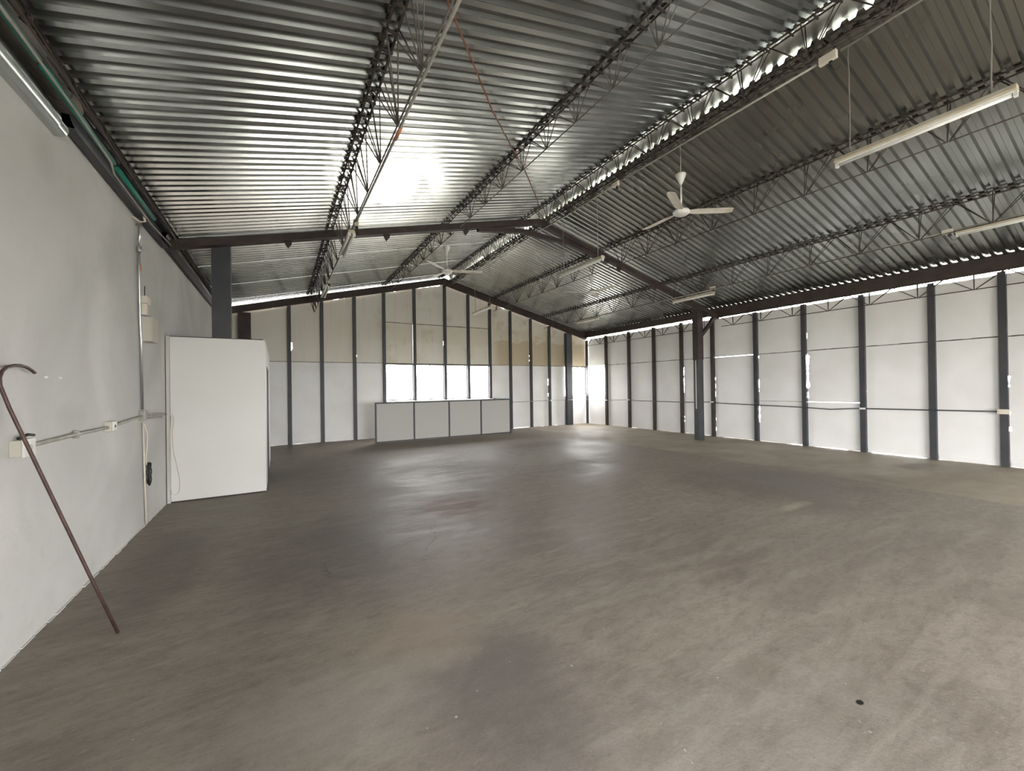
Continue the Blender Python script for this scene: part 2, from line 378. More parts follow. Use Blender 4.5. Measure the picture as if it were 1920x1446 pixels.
# ---- back wall
wb = sempty('wall_back', (5.1, YB, 0))
xs = [XL+0.0, -0.80, 0.267, 1.145, 2.087, 3.006, 4.02, 5.119, 6.018, 6.901, 7.786, 8.721, 9.619, 10.40, XR]
SEAM = 2.455; UP = 3.82; YP = YB+0.035
WIN = {5, 6, 7, 8}    # index of right post
for i in range(len(xs)-1):
    a0, a1 = xs[i]+(0.012 if i not in (1, 13) else 0), xs[i+1]-(0.012 if i not in (0, 12) else 0)
    top = lambda x: roofz(x)-0.185
    if i in (5, 6, 7, 8): zlow = 1.205
    elif i == 13: zlow = 1.20
    else: zlow = SEAM-0.006
    gp = []
    if i in (9,): gp = [('B', a0, a1, .02)]
    if i in (10,): gp = [('B', a0+.1, a1-.1, .015)]
    if i == 11: gp = [('R', 1.65, 1.95, .07), ('R', 1.2, 1.35, .06)]
    board(wb, 'x', a0, a1, 0.0, zlow, M['board'], plane=YP, gaps=gp)
    gu = []
    if i == 2: gu = [('L', 2.75, 3.05, .085)]
    if i == 4: gu = [('L', 2.6, 2.8, .06)]
    if i == 6: gu = [('R', 3.1, 3.3, .07)]
    if i == 10: gu = [('R', 2.6, 2.9, .06)]
    if i == 12: gu = [('L', 2.7, 3.2, .055)]
    if i == 0: gu = [('R', 2.5, 2.78, .10)]
    tg = [('T', a0, a0+(a1-a0)*random.uniform(.4, .9), .05)] if i in (1, 3, 4, 5, 6, 9) else []
    zb = SEAM+0.006
    if i == 13: zb = 2.46
    if i in (5, 6, 7, 8):
        s1 = UP-0.002 if True else 0
        board(wb, 'x', a0 + (0.0), a1-(0.035 if i == 5 else 0), zb, UP-0.008, M['stain'], plane=YP, gaps=gu)
        if i == 6:
            board(wb, 'x', a0, a1, UP+0.008, top(a0), M['stain'], z1b=top(a1), plane=YP, gaps=tg)
        else:
            board(wb, 'x', a0, a1, UP+0.008, top(a0), M['stain'], z1b=top(a1), plane=YP, gaps=tg)
    else:
        # keep the ridge break on a post so every top edge is straight
        board(wb, 'x', a0, a1, zb, top(a0), M['stain'], z1b=top(a1), plane=YP, gaps=gu+tg)
# rails behind the seams
b = MB()
for i in range(len(xs)-1):
    b.box(xs[i]+.01, xs[i+1]-.01, YB+0.048, YB+0.075, SEAM-0.022, SEAM+0.022)
    if i in (5, 6, 7, 8): b.box(xs[i]+.01, xs[i+1]-.01, YB+0.048, YB+0.075, UP-0.02, UP+0.02)
b.build('seam_rail', M['brown'], wb)

# windows in the back wall
def window(nm, axis, a0, a1, z0, z1, plane, mull=True, frame=0.035):
    w_ = sempty(nm, (plane, (a0+a1)/2, z0) if axis == 'y' else ((a0+a1)/2, plane, z0))
    def bx(mb, p0, p1, q0, q1, d0, d1):
        if axis == 'x': mb.box(p0, p1, plane+d0, plane+d1, q0, q1)
        else: mb.box(plane+d0, plane+d1, p0, p1, q0, q1)
    m = MB()
    bx(m, a0, a1, z0, z0+frame, 0, .05); bx(m, a0, a1, z1-frame, z1, 0, .05)
    bx(m, a0, a0+frame, z0+frame, z1-frame, 0, .05); bx(m, a1-frame, a1, z0+frame, z1-frame, 0, .05)
    m.build('window_frame', M['rodpale'], w_)
    mid = (a0+a1)/2
    if mull:
        m = MB(); bx(m, mid-.010, mid+.010, z0+frame, z1-frame, .012, .036); m.build('mullion', M['rodpale'], w_)
        m = MB(); bx(m, mid-.030, mid-.010, (z0+z1)/2-.05, (z0+z1)/2+.03, .0, .03); m.build('window_latch', M['slate'], w_)
    m = MB(); bx(m, a0+frame, a1-frame, z0+frame, z1-frame, .022, .026); m.build('window_pane', M['glass'], w_)
    return w_
for k, i in enumerate((5-1, 5, 6, 7)):
    pass
for k, (i, j) in enumerate(((4+1, 6), (6, 7), (7, 8), (8, 9))):
    window('window_%d' % (k+1), 'x', xs[i]+.03, xs[j]-.03, 1.21, SEAM-.012, YB+0.03, mull=(k > 0))
window('window_5', 'x', 10.68, XR-.05, 1.215, SEAM-.005, YB+0.03)
window('window_6', 'y', 12.50, YB-.06, 1.215, SEAM-.005, XR+0.03)

# wall posts of the back wall
def cpost(x, y, z1, axis, w_=0.095, d=0.05):
    """folded channel post, open side to the wall"""
    m = MB()
    if axis == 'x':
        m.box(x-w_/2, x+w_/2, y-d, y-d+.004, 0, z1); m.box(x-w_/2, x-w_/2+.004, y-d+.004, y+.03, 0, z1); m.box(x+w_/2-.004, x+w_/2, y-d+.004, y+.03, 0, z1)
    else:
        m.box(x-d, x-d+.004, y-w_/2, y+w_/2, 0, z1); m.box(x-d+.004, x+.03, y-w_/2, y-w_/2+.004, 0, z1); m.box(x-d+.004, x+.03, y+w_/2-.004, y+w_/2, 0, z1)
    return m
ordn = ['first', 'second', 'third', 'fourth', 'fifth', 'sixth', 'seventh', 'eighth', 'ninth', 'tenth', 'eleventh']
backlab = {2: 'dark steel wall post on back wall, first to the right of the white enclosure',
 3: 'dark steel wall post on back wall, second right of the white enclosure', 4: 'dark steel wall post just left of the low partition',
 5: 'dark steel wall post at the left edge of the leftmost window', 6: 'dark steel wall post between leftmost and second window',
 7: 'tallest dark steel wall post, under the roof ridge between second and third window', 8: 'dark steel wall post between third and fourth window from left',
 9: 'dark steel wall post at right edge of the row of four windows', 10: 'dark steel wall post immediately to the right of the low partition',
 11: 'dark steel wall post on back wall, second one right of the low partition', 12: 'dark steel wall post on back wall with daylight holes beside it'}
for k in range(2, 13):
    m = cpost(xs[k], YB, roofz(xs[k])-0.235, 'x')
    tag(m.build('wall_post', M['slate']), backlab[k], 'wall post', 'posts of the back wall')
tag(MB().box(XR-.085, XR-.005, YB-.085, YB-.005, 0, roofz(XR)-.24).build('corner_post', M['slate']), 'dark square steel post in the far right corner between two windows', 'post')

# ---- right wall
wr = sempty('wall_right', (XR, 4.3, 0))
ys = [YB, 12.439, 11.195, 10.005, 8.86, 7.744, 6.438, 5.234, 4.043, 2.899, 1.96, 0.75, -0.45, -1.65, -2.85, -4.05, YF]
XP = XR+0.035
ZT = [3.64, 3.64, 3.635, 3.63, 3.62, 3.61, 3.60, 3.59, 3.575, 3.57, 3.575]
for i in range(len(ys)-1):
    a0, a1 = ys[i+1]+.012, ys[i]-.012
    gp = []; gu = []
    if i == 4: gp = [('R', 1.3, 2.2, .06), ('R', .25, .7, .05)]
    if i == 5: gp = [('R', 1.2, 2.0, .05), ('R', .15, .7, .055)]
    if i == 6: gp = [('R', 1.35, 1.75, .07), ('R', .5, 1.0, .07), ('R', 2.2, 2.4, .06), ('B', a0, a0+.35, .018)]
    if i == 7: gp = [('R', 1.45, 2.36, .10), ('R', 1.2, 1.4, .07), ('B', a0+.35, a0+.85, .03)]; gu = [('R', 2.7, 2.9, .06)]
    if i == 8: gp = [('R', 1.3, 1.5, .04), ('B', a0+.1, a0+.95, .03)]
    if i == 10: gp = [('R', 1.45, 1.7, .08), ('R', .95, 1.05, .07), ('R', .65, .75, .08)]
    zt = ZT[min(i, len(ZT)-1)]
    z1 = SEAM-.006-0.005*i if i < 10 else 2.40
    if i == 0:
        board(wr, 'y', a0, a1, 0.0, 1.205, M['board'], plane=XP)
    elif i in (6, 7):
        board(wr, 'y', a0, a1, 0.0, 1.120, M['board'], plane=XP, gaps=[g_ for g_ in gp if g_[0] == 'B' or g_[2] < 1.1])
        board(wr, 'y', a0, a1, 1.125 if i == 6 else 1.127, z1, M['board'], plane=XP, gaps=[g_ for g_ in gp if g_[0] != 'B' and g_[1] > 1.13])
    else:
        board(wr, 'y', a0, a1, 0.0, z1, M['board'], plane=XP, gaps=gp)
    board(wr, 'y', a0, a1, z1+.012 if i != 5 else z1+.008, zt, M['board'], z1b=zt, plane=XP, gaps=gu, chip=.012 if i != 5 else .005)
b = MB()
for i in range(1, len(ys)-1):
    z1 = SEAM-.006-0.005*i if i < 10 else 2.40
    if i != 5: b.box(XR+.048, XR+.075, ys[i+1]+.01, ys[i]-.01, z1-.018, z1+.028)
    if i == 6: b.box(XR+.048, XR+.075, ys[i+1]+.01, ys[i]-.01, 1.10, 1.145)
b.build('seam_rail', M['rodpale'], wr)
b = MB()
for i in range(7, 12): b.box(XP-.010, XP-.001, ys[i+1]+.06, ys[i]-.06, .015, .10)
b.build('foot_board', M['board'], wr)
rlab = ['first from the corner, right edge of the corner window', 'second from the far corner', 'third from the far corner', 'fourth from the far corner',
        'partly hidden just left of the brown portal column', 'first to the right of the brown portal column', 'second to the right of the portal column',
        'third to the right of the portal column', 'fourth right of portal column, second from photo edge', 'nearest one, at the right edge of the photo with a cream switch box']
rlab = ['dark steel post on right wall, at the edge of the corner window', 'dark steel post on right wall, second from the far corner', 'dark steel post on right wall, third from the far corner',
        'dark steel wall post just left of the portal column with daylight gaps', 'dark steel post on right wall, directly right of and behind the portal column',
        'dark steel post on right wall, second to the right of the portal column', 'dark steel post on right wall beside the longest bright slit of daylight',
        'dark steel post on right wall where the sagging conduit meets a small clamp', 'dark steel post on right wall, second from the right edge of the photo', 'nearest dark steel wall post, crossed by a cream switch box']
for k in range(1, 11):
    m = cpost(XR, ys[k], 3.66 if k < 6 else 3.605, 'y', 0.10, 0.055)
    tag(m.build('wall_post', M['slate'] if k > 5 else M['brown']), rlab[k-1], 'wall post', 'posts of the right wall')

# gable wall behind the photographer with its wide open doorway
wf = sempty('wall_front', (5.1, YF, 0))  # unseen end wall, given a dark colour so the roof ribs mirror dark
MB().box(XL, 1.6, YF-.1, YF, 0, 2.6).build('wall_panel', M['slate'], wf)
MB().box(8.6, XR+.05, YF-.1, YF, 0, 2.6).build('wall_panel', M['slate'], wf)
MB().prism([(XL, YF-.1, 2.6), (XR+.05, YF-.1, 2.6), (XR+.05, YF-.1, roofz(XR)-.05), (RX, YF-.1, RZ-.05), (XL, YF-.1, roofz(XL)-.05)], (0, .1, 0)).build('wall_panel', M['slate'], wf)

# ------------------------------------------------------------------ roof of trapezoidal sheets
P_ = 0.140; DEP = 0.043
ceil = sempty('ceiling', (RX, 4.3, 3.9))
def sheet(x0, x1, y0, ribs, lift, mt, tilt=0.0):
    """ribbed sheet running down the slope from x0 to x1"""
    prof = []
    for r in range(ribs):
        y = y0+r*P_
        prof += [(y, 0), (y+.054, 0), (y+.072, DEP), (y+.122, DEP), (y+.140, 0)]
    prof += [(y0+ribs*P_+.03, 0.0)]
    nx = 10; v = []; f = []
    pr = []
    for p in prof:
        if not pr or p != pr[-1]: pr.append(p)
    for i in range(nx+1):
        x = x0+(x1-x0)*i/nx; z = roofz(x)
        wv = 0.0
        for (y, h) in pr: v.append((x, y, z+h+lift+wv))
    n = len(pr)
    for i in range(nx):
        for k in range(n-1): f.append((i*n+k, i*n+k+1, (i+1)*n+k+1, (i+1)*n+k))
    mb = MB(); mb.add(v, f)
    o = mb.build('roof_sheet', mt, ceil)
    sd = o.modifiers.new('thickness', 'SOLIDIFY'); sd.thickness = 0.0012; sd.offset = 1
    return o
RIB = 6; y = 13.75-RIB*P_; k = 0
while y > YF-0.9:
    lf = 0.0015+0.004*(k % 2)
    sheet(RX-0.06, XL-0.25, y, RIB, lf, M['roofL'])
    sheet(RX+0.24, XR+0.42, y, RIB, lf, M['roofR'])
    y -= RIB*P_; k += 1
ytop = y
# ridge cap, dented, riding on the rib crests
mb = MB(); v = []; f = []; ny = 220; cx = [-.26, -.10, .02, .13, .25, .36]
for j in range(ny+1):
    yy = ytop+(13.78-ytop)*j/ny
    for i, dx in enumerate(cx):
        x = RX+dx
        z = {0: roofz(x)+DEP+.008, 5: roofz(x)+DEP+.012, 4: roofz(x)+DEP+.02}.get(i, RZ+0.045-0.12*abs(dx-0.05))
        z += 0.0
        if i in (1, 2, 3, 4): z += random.uniform(-.014, .014)
        if i == 5: z += max(0, .05*math.sin(yy*2.3+1)-.025)+random.uniform(0, .006)
        v.append((x, yy, z))
n = len(cx)
for j in range(ny):
    for i in range(n-1): f.append((j*n+i, j*n+i+1, (j+1)*n+i+1, (j+1)*n+i))
mb.add(v, f, True); o = mb.build('ridge_cap', M['cap'], ceil)
sd = o.modifiers.new('thickness', 'SOLIDIFY'); sd.thickness = 0.001; sd.offset = 1

# ------------------------------------------------------------------ open web purlins
PROTO = {}
def inst(name, key, make, mt, par, loc):
    """small repeated part sharing one mesh"""
    if key not in PROTO:
        mb = make(); me = bpy.data.meshes.new(name); me.from_pydata(mb.v, [], mb.f); me.materials.append(mt); PROTO[key] = me
    o = bpy.data.objects.new(name, PROTO[key]); COL.objects.link(o); o.parent = par; o.location = Vector(loc)-root_loc(par)
    return o
def truss(x_top, x_bot, ztop, zbot, y0, y1, pitch, label, gap=0.11, mtop=None, mbot=None, phase=0.5, cw=0.022, rod=0.0065, vertical=False, name='roof_purlin', group='open web purlins under the roof', single=False, cleat=True):
    mtop = mtop or M['rod']; mbot = mbot or M['rod']
    t = thing(name, (x_top, (y0+y1)/2, zbot), label, 'purlin', group)
    sl = -SR if x_top > RX else S
    offs = (-gap/2, gap/2) if not single else (0,)
    for dx in offs:
        m = MB(); xx = x_top+dx; zz = ztop+(sl*dx if not vertical else 0)
        m.box(xx-cw/2, xx+cw/2, y0, y1, zz-.003, zz); m.box(xx-cw/2, xx-cw/2+.004, y0, y1, zz-cw, zz-.003)
        m.build('top_chord', mtop, t)
    m = MB(); m.tube([(x_bot, y0+.15, zbot), (x_bot, y1-.15, zbot)], rod*1.25, 6); m.build('bottom_chord', mbot, t)
    n = int((y1-y0)/pitch); y = y0+pitch*phase
    while y < y1-0.05:
        m = MB()
        for dx in offs:
            xx = x_top+dx; zz = ztop-cw*.6+(sl*dx if not vertical else 0)
            for dy in (-pitch/2, 0, pitch/2):
                if y0 < y+dy < y1: m.tube([(x_bot, y+dy*.04, zbot), (xx, y+dy*.96, zz)], rod, 5)
        m.build('web_rod', mbot if mbot is not mtop and x_bot < 4 else M['rod'], t)
        if len(offs) == 2:
            for dy in (-pitch/2+.02, -pitch*.17, pitch*.17):
                yy = y+dy
                if y0+.02 < yy < y1-.02: inst('cross_bar', ('cb', gap, mtop.name), lambda: MB().box(-gap/2-.012, gap/2+.012, -.008, .008, -.008, .008), mtop, t, (x_top, yy, ztop-.014))
        y += pitch
    if cleat:
        yy = y0+.1
        while yy < y1-.05:
            inst('sheet_clip', ('sc', mtop.name), lambda: MB().box(-.009, .009, 0, .028, -.03, -.002), mtop, t, (x_top-gap/2-.021, yy, ztop)); yy += P_*2
    return t
N0, N1 = YN+.08, YM-.01; B0, B1 = YM+.01, YB-.10
for (y0, y1, where) in ((N0, N1, 'near bay'), (B0, B1, 'far bay')):
    far = where == 'far bay'
    truss(0.81, 0.93, roofz(.81)-.004, 3.93, y0, y1, 0.70, 'lowest lattice purlin on left roof slope with pale conduit below, %s' % where, gap=.09, mbot=M['rodpale'] if not far else M['rod'])
    truss(3.01, 3.10, roofz(3.01)-.004, 4.755, y0, y1, 0.61, 'shallow steel lattice purlin halfway up left roof slope, %s' % where, mbot=M['rodpale'] if not far else M['rod'])
    truss(4.93, 5.02, roofz(4.93)-.004, 5.10, y0, y1, 0.70, 'steel lattice purlin on the left side of the ridge strip, %s' % where, gap=.09)
    truss(5.34, 5.22, roofz(5.34)-.004, 5.19, y0, y1, 0.74, 'steel lattice purlin on the right side of the ridge strip, %s' % where, gap=.09)
    truss(7.03, 6.94, roofz(7.03)-.004, 4.45, y0, y1, 0.76, 'steel lattice purlin upper on right roof slope, %s' % where, gap=.10)
    truss(9.28, 9.20, roofz(9.28)-.004, 3.94, y0, y1, 0.80, 'lower lattice purlin on right roof slope with conduit below, %s' % where, gap=.10)
    # eaves
    truss(XL+.10, XL+.25, 3.885, 3.62, y0, y1, 0.62, 'dark steel eave truss along top of left wall, %s' % where, gap=.07, vertical=True, group='eave trusses', cleat=False)
    t = truss(11.44, 11.44, 3.62+(.08 if far else 0), 3.325, y0, y1, 0.785, 'dark steel eave truss along top of right wall, %s' % where, gap=.05, vertical=True, group='eave trusses', phase=.35 if not far else .5, cleat=False, rod=.0075)
    MB().box(11.405, 11.475, y0-(.009 if far else 0), y1+(0 if far else .009), 3.61+(.08 if far else 0), 3.745+(.08 if far else 0)).build('eave_beam', M['brown'], t)
    b = MB(); b.box(11.43, 11.436, y0-(.009 if far else 0), y1+(0 if far else .009), 3.747+(.08 if far else 0), roofz(11.433)+.03); b.build('eave_gap_filler', M['brown'], t)  # added strip filling the gap so no sky glows above the eave beam

# ------------------------------------------------------------------ portal frames
def rafter(par, y, xa, xb, under, h, depth, m_=None, flange=.05):
    za, zb = roofz(xa)-under, roofz(xb)-under
    m = MB()
    def pr(y0, y1, t0, t1): m.prism([(xa, y0, za-t0), (xb, y0, zb-t0), (xb, y0, zb-t1), (xa, y0, za-t1)], (0, y1-y0, 0))
    pr(y-depth/2, y-depth/2+.006, 0, h); pr(y+depth/2-.006, y+depth/2, 0, h)
    pr(y-depth/2+.006, y+depth/2-.006, 0, .006); pr(y-depth/2+.006, y+depth/2-.006, h-.006, h)
    return m.build('rafter', m_ or M['brown'], par)
def portal_frame(y, label, under, h, colx, tie=True, coltop=None, lowmat=True, coly=(0, 0), topmat=None):
    t = thing('portal_frame', (RX, y, 0), label, 'steel frame', 'portal frames')
    rafter(t, y, XL+.08, RX, under, h, .14); rafter(t, y, RX, XR-.12, under, h, .14)
    for (cx_, dy, side) in ((colx[0], coly[0], -1), (colx[1], coly[1], 1)):
        m = MB(); ztop = roofz(cx_)-under-h+.02
        x0, x1, y0, y1 = cx_-.12, cx_+.12, y-.06+dy, y+.09+dy
        m.prism([(x0, y0, 0), (x1, y0, 0), (x1, y0, roofz(x1)-under-h+.03), (x0, y0, roofz(x0)-under-h+.03)], (0, y1-y0, 0))
        o = m.build('column', M['slate'], t)
        if tie and side == 1:
            m = MB(); m.box(x0-.008, x1+.008, y0-.008, y1+.008, 2.32, roofz(x1)-under-h+.01); m.build('column_sleeve', M['brown'], t)
            m = MB(); m.box(x0-.004, x0-.0005, y0+.06, y0+.085, 0.9, 2.3); m.build('column_strip', M['pvc'], t)
            m = MB(); m.bar((x1, y, 3.02), (XR-.24, y, roofz(XR-.24)-under-h+.02), .08, .09); m.build('knee_brace', M['brown'], t)
    if tie:
        m = MB()
        xa, xb = 3.6, 7.0
        m.prism([(xa, y-.05, roofz(xa)-under-h+.02), (xb, y-.05, roofz(xb)-under-h+.02), (xb-.35, y-.05, roofz(xb-.35)-under-h-.0), (5.35, y-.05, 4.98), (4.4, y-.05, 4.965), (xa+.35, y-.05, roofz(xa+.35)-under-h)], (0, .10, 0))
        # open triangle between the tie and the apex
        m = MB()
        for (p, q) in (((3.55, roofz(3.55)-under-h-.01), (4.6, 4.99)), ((4.6, 4.99), (5.9, 4.93)), ((5.9, 4.93), (7.1, roofz(7.1)-under-h-.01))):
            m.bar((p[0], y, p[1]), (q[0], y, q[1]), .10, .085)
        m.build('apex_tie', M['brown'], t)
        for cx_ in (.15, 1.73, 3.3, 6.45, 7.5, 8.8):
            z = roofz(cx_)-under-h
            MB().prism([(cx_-.05, y+.0, z+.01), (cx_+.05, y+.0, z+.01), (cx_+.05, y+.0, z-.03), (cx_, y+.0, z-.10), (cx_-.05, y, z-.03)], (0, .06, 0)).build('cleat', M['brown'], t)
    return t
portal_frame(YM, 'dark brown steel portal frame across the middle of the hall with two columns', .17, .115, (-.757, 10.58), coly=(.13, 0))
portal_frame(YN, 'dark brown steel portal frame nearest to the viewer', .17, .115, (-.757, 10.58), coly=(.13, 0))
t = thing('portal_frame', (RX, YB-.07, 0), 'dark steel portal frame standing against the back gable wall', 'steel frame', 'portal frames')
def gable_rafter(xa, xb, ua, ub, h):
    MB().prism([(xa, YB-.13, roofz(xa)-ua), (xb, YB-.13, roofz(xb)-ub), (xb, YB-.13, roofz(xb)-h), (xa, YB-.13, roofz(xa)-h)], (0, .12, 0)).build('rafter', M['brown'], t)
gable_rafter(XL+.02, RX, .05, .022, .235); gable_rafter(RX, XR-.09, .006, .006, .235)
MB().box(-.98, -.68, YB-.20, YB-.05, 0, roofz(-.98)-.24).build('column', M['brown'], t)
MB().box(10.375, 10.66, YB-.20, YB-.05, 0, roofz(10.66)-.24).build('column', M['slate'], t)
# rusty brace rod
tag(MB().tube([(.97, 2.45, 4.33), (1.09, 2.75, 4.398), (1.59, 3.355, 4.519), (2.05, 3.916, 4.631), (2.723, 4.649, 4.794), (3.276, 5.232, 4.929), (4.33, 6.45, 5.165), (4.86, 7.2, 5.22)], .009, 6).build('brace_rod', M['rust']),
    'thin rusty bracing rod running diagonally under the left roof slope', 'brace rod')

# ------------------------------------------------------------------ overhead conduits and junction boxes
def pipe(name, pts, r, m_, label, cat='conduit', group=None, n=8):
    return tag(MB().tube(pts, r, n).build(name, m_), label, cat, group)
c_left = pipe('conduit', [(.975, YN, 3.945), (.96, 3, 3.93), (.95, 5.9, 3.925)], .013, M['conduit'], 'pale metal conduit under the left purlin, near the viewer')
pipe('conduit', [(.95, 6.1, 3.927), (.94, 8, 3.925), (.93, 10.75, 3.927)], .010, M['conduit'], 'pale metal conduit under left purlin, beyond the first twin tube light')
pipe('conduit', [(5.06, YN, 5.06), (5.07, 1.9, 5.035)], .0125, M['conduit'], 'pale metal conduit below the ridge at the upper right photo edge')
pipe('conduit', [(5.07, 2.12, 5.035), (5.08, 3.8, 5.075), (5.06, 5.03, 5.08)], .0125, M['conduit'], 'pale metal conduit below the ridge between two junction boxes')
pipe('conduit', [(5.05, 5.20, 5.065), (5.055, 6.5, 5.04), (5.055, 7.5, 5.07), (5.05, 9.91, 4.97)], .011, M['conduit'], 'long pale conduit below the ridge running past the middle frame')
pipe('conduit', [(9.25, YN, 3.985), (9.25, 2.02, 3.975)], .010, M['conduit'], 'thin conduit above the light at the right photo edge')
c_right = pipe('conduit', [(9.25, 2.2, 3.972), (9.24, 6.06, 3.93)], .010, M['conduit'], 'thin conduit along the lower right purlin between two lights')
pipe('conduit', [(9.24, 6.22, 3.93), (9.24, 11.5, 3.93)], .010, M['conduit'], 'thin conduit along the lower right purlin in the far bay')
def jbox(x, y, z, dx, dy, dz, label, m_=None, plug=True):
    t = thing('junction_box', (x, y, z-dz/2), label, 'junction box', 'ceiling junction boxes')
    MB().box(x-dx/2, x+dx/2, y-dy/2, y+dy/2, z-dz/2, z+dz/2).build('box_body', m_ or M['pvc'], t, bevel=.006)
    if plug:
        MB().lathe((x+.01, y-.02, z-dz/2-.045), [(.012, 0), (.022, .008), (.022, .03), (.016, .046)], 12).build('plug', M['black'], t)
        MB().tube([(x+.01, y-.02, z-dz/2-.04), (x+.015, y-.04, z-dz/2-.10), (x+.02, y-.07, z-dz/2-.12), (x+.02, y-.10, z-dz/2-.09)], .004, 5).build('cord', M['black'], t)
    return t
jbox(5.065, 2.01, 5.03, .05, .16, .085, 'cream junction box on ridge conduit above the nearest tube light')
jbox(5.055, 5.115, 5.075, .06, .13, .095, 'cream junction box on ridge conduit left of the near ceiling fan')
jbox(9.25, 2.11, 3.975, .05, .13, .07, 'cream junction box on the right slope conduit near photo edge')
jbox(9.24, 6.14, 3.962, .05, .13, .07, 'cream junction box on right slope conduit above the middle portal frame')
jbox(.955, 6.0, 3.93, .06, .11, .10, 'yellowed junction box above the nearer twin tube light', M['cream'])
jbox(.93, 9.38, 3.883, .04, .07, .06, 'small junction box above the farther twin tube light', M['cream'])
MB().tube([(.963, 3.6, 3.929), (.962, 3.8, 3.929)], .018, 8).build('coupling', M['orange'], c_left)['label'] = 'orange coupling'
MB().tube([(9.245, 3.95, 3.953), (9.245, 4.08, 3.952)], .014, 8).build('coupling', M['pvc'], c_right)['label'] = 'cream coupling'

# ------------------------------------------------------------------ tube lights
def tube_light(x, y0, y1, z, label, ropes=(), rtop=5.0, twin=False, rope_m=None):
    t = thing('tube_light', (x, (y0+y1)/2, z-.03), label, 'tube light', 'fluorescent tube lights')
    # folded housing, narrower at its top
    pr = [(-.045, 0), (-.05, .012), (-.038, .05), (.038, .05), (.05, .012), (.045, 0)]
    MB().prism([(x+a, y0, z+b_) for a, b_ in pr], (0, y1-y0, 0)).build('housing', M['cream'], t, bevel=.003)
    xs_ = (-.032, .032) if twin else (0.0,)
    for dx in xs_:
        MB().tube([(x+dx, y0+.03, z-.022), (x+dx, y1-.03, z-.022)], .0165, 12).build('fluorescent_tube', M['tube'], t)
        for yy in (y0+.012, y1-.012):
            MB().box(x+dx-.02, x+dx+.02, yy-.012, yy+.012, z-.045, z+.003).build('lamp_holder', M['white'], t)
    if not twin:
        MB().prism([(x+a, y0+.02, z+b_) for a, b_ in [(-.03, 0), (-.022, -.012), (.022, -.012), (.03, 0)]], (0, y1-y0-.04, 0)).build('reflector', M['white'], t)
    for i, (yy, top) in enumerate(ropes):
        pts = [(x, yy, z+.045)]
        for k in range(1, 8):
            pts.append((x+random.uniform(-.005, .005), yy+random.uniform(-.005, .005), z+.045+(top-z-.045)*k/8))
        pts.append((x, yy, top))
        MB().tube(pts, .0065 if i == 0 else .006, 6).build('hanging_rope', rope_m or M['rope'], t)
    return t
tube_light(5.30, .79, 2.05, 3.985, 'white tube light hanging on ropes at the upper right, nearest to the viewer', ((.93, 5.19), (1.92, 5.19)))
tube_light(5.30, 5.72, 7.07, 4.005, 'white tube light hanging on wires, between the near fan and the farthest fan', ((5.86, 5.19), (6.93, 5.19)))
tube_light(5.30, 10.33, 11.58, 3.91, 'small white tube light hanging before the back wall, right of the ridge post', ((10.45, 5.19), (11.45, 5.19)))
tube_light(9.30, .80, 2.03, 3.915, 'tube light under right roof slope cut by the right photo edge', ((1.0, 3.97), (1.9, 3.97)))
tube_light(9.30, 6.14, 7.33, 3.845, 'tube light under right slope, in front of the middle frame knee', ((6.25, 3.92), (7.2, 3.92)))
tube_light(9.30, 10.29, 11.40, 3.87, 'faint tube light under right slope in the far bay', ((10.4, 3.93), (11.3, 3.93)))
tube_light(.93, 6.2, 7.30, 3.86, 'twin tube light under left purlin crossing the middle frame rafter', ((6.22, 3.91), (7.25, 3.91)), twin=True)
tube_light(.93, 9.63, 10.6, 3.85, 'twin tube light under left purlin, farther one before the back gable', ((9.66, 3.90), (10.5, 3.90)), twin=True)

# ------------------------------------------------------------------ ceiling fans
def fan(x, y, zh, zc, ztop, phase, label):
    t = thing('ceiling_fan', (x, y, zh-.05), label, 'ceiling fan', 'white three blade ceiling fans')
    MB().lathe((x, y, zc), [(.012, -.155), (.02, -.15), (.035, -.11), (.062, -.05), (.075, -.01), (.07, .0), (.02, .006)], 20).build('canopy', M['white'], t)
    MB().tube([(x, y, zh+.07), (x, y, zc-.12)], .012, 10).build('down_rod', M['white'], t)
    MB().tube([(x, y, zc), (x+.004, y, (zc+ztop)/2), (x, y, ztop)], .005, 6).build('hanging_wire', M['conduit'], t)
    MB().lathe((x, y, zh), [(.03, -.052), (.085, -.045), (.115, -.02), (.12, .0), (.105, .02), (.06, .035), (.035, .06), (.014, .10)], 28).build('motor', M['white'], t)
    for k in range(3):
        a = math.radians(phase+120*k); ca, sa = math.cos(a), math.sin(a)
        def W(r, s_, z): return (x+ca*r-sa*s_, y+sa*r+ca*s_, z)
        v = []; f = []
        sec = [(.10, .030), (.16, .045), (.22, .058), (.45, .062), (.62, .062), (.70, .056), (.735, .034)]
        for r, hw in sec:
            for s_, dz in ((-1, .010), (-.2, .005), (1, -.012)):
                v.append(W(r, s_*hw, zh+dz+.004)); v.append(W(r, s_*hw, zh+dz))
        for i in range(len(sec)-1):
            o_ = i*6; p_ = o_+6
            for (a_, b_) in ((0, 2), (2, 4)):
                f.append((o_+a_, o_+b_, p_+b_, p_+a_)); f.append((o_+a_+1, p_+a_+1, p_+b_+1, o_+b_+1))
            f.append((o_, p_, p_+1, o_+1)); f.append((o_+4, o_+5, p_+5, p_+4))
        e = (len(sec)-1)*6
        f += [(0, 1, 3, 2), (2, 3, 5, 4), (e, e+2, e+3, e+1), (e+2, e+4, e+5, e+3)]
        MB().add(v, f).build('blade', M['blade'], t)
    return t
fan(5.13, 3.88, 4.13, 4.685, 5.16, -33, 'white three blade ceiling fan nearest the viewer, right of the ridge')
fan(3.06, 7.98, 4.045, 4.56, 4.745, -20, 'white three blade ceiling fan in front of the back gable, below the left slope')
fan(7.02, 8.02, 4.03, 4.42, 4.455, -85, 'white ceiling fan below the right roof slope in the far bay')

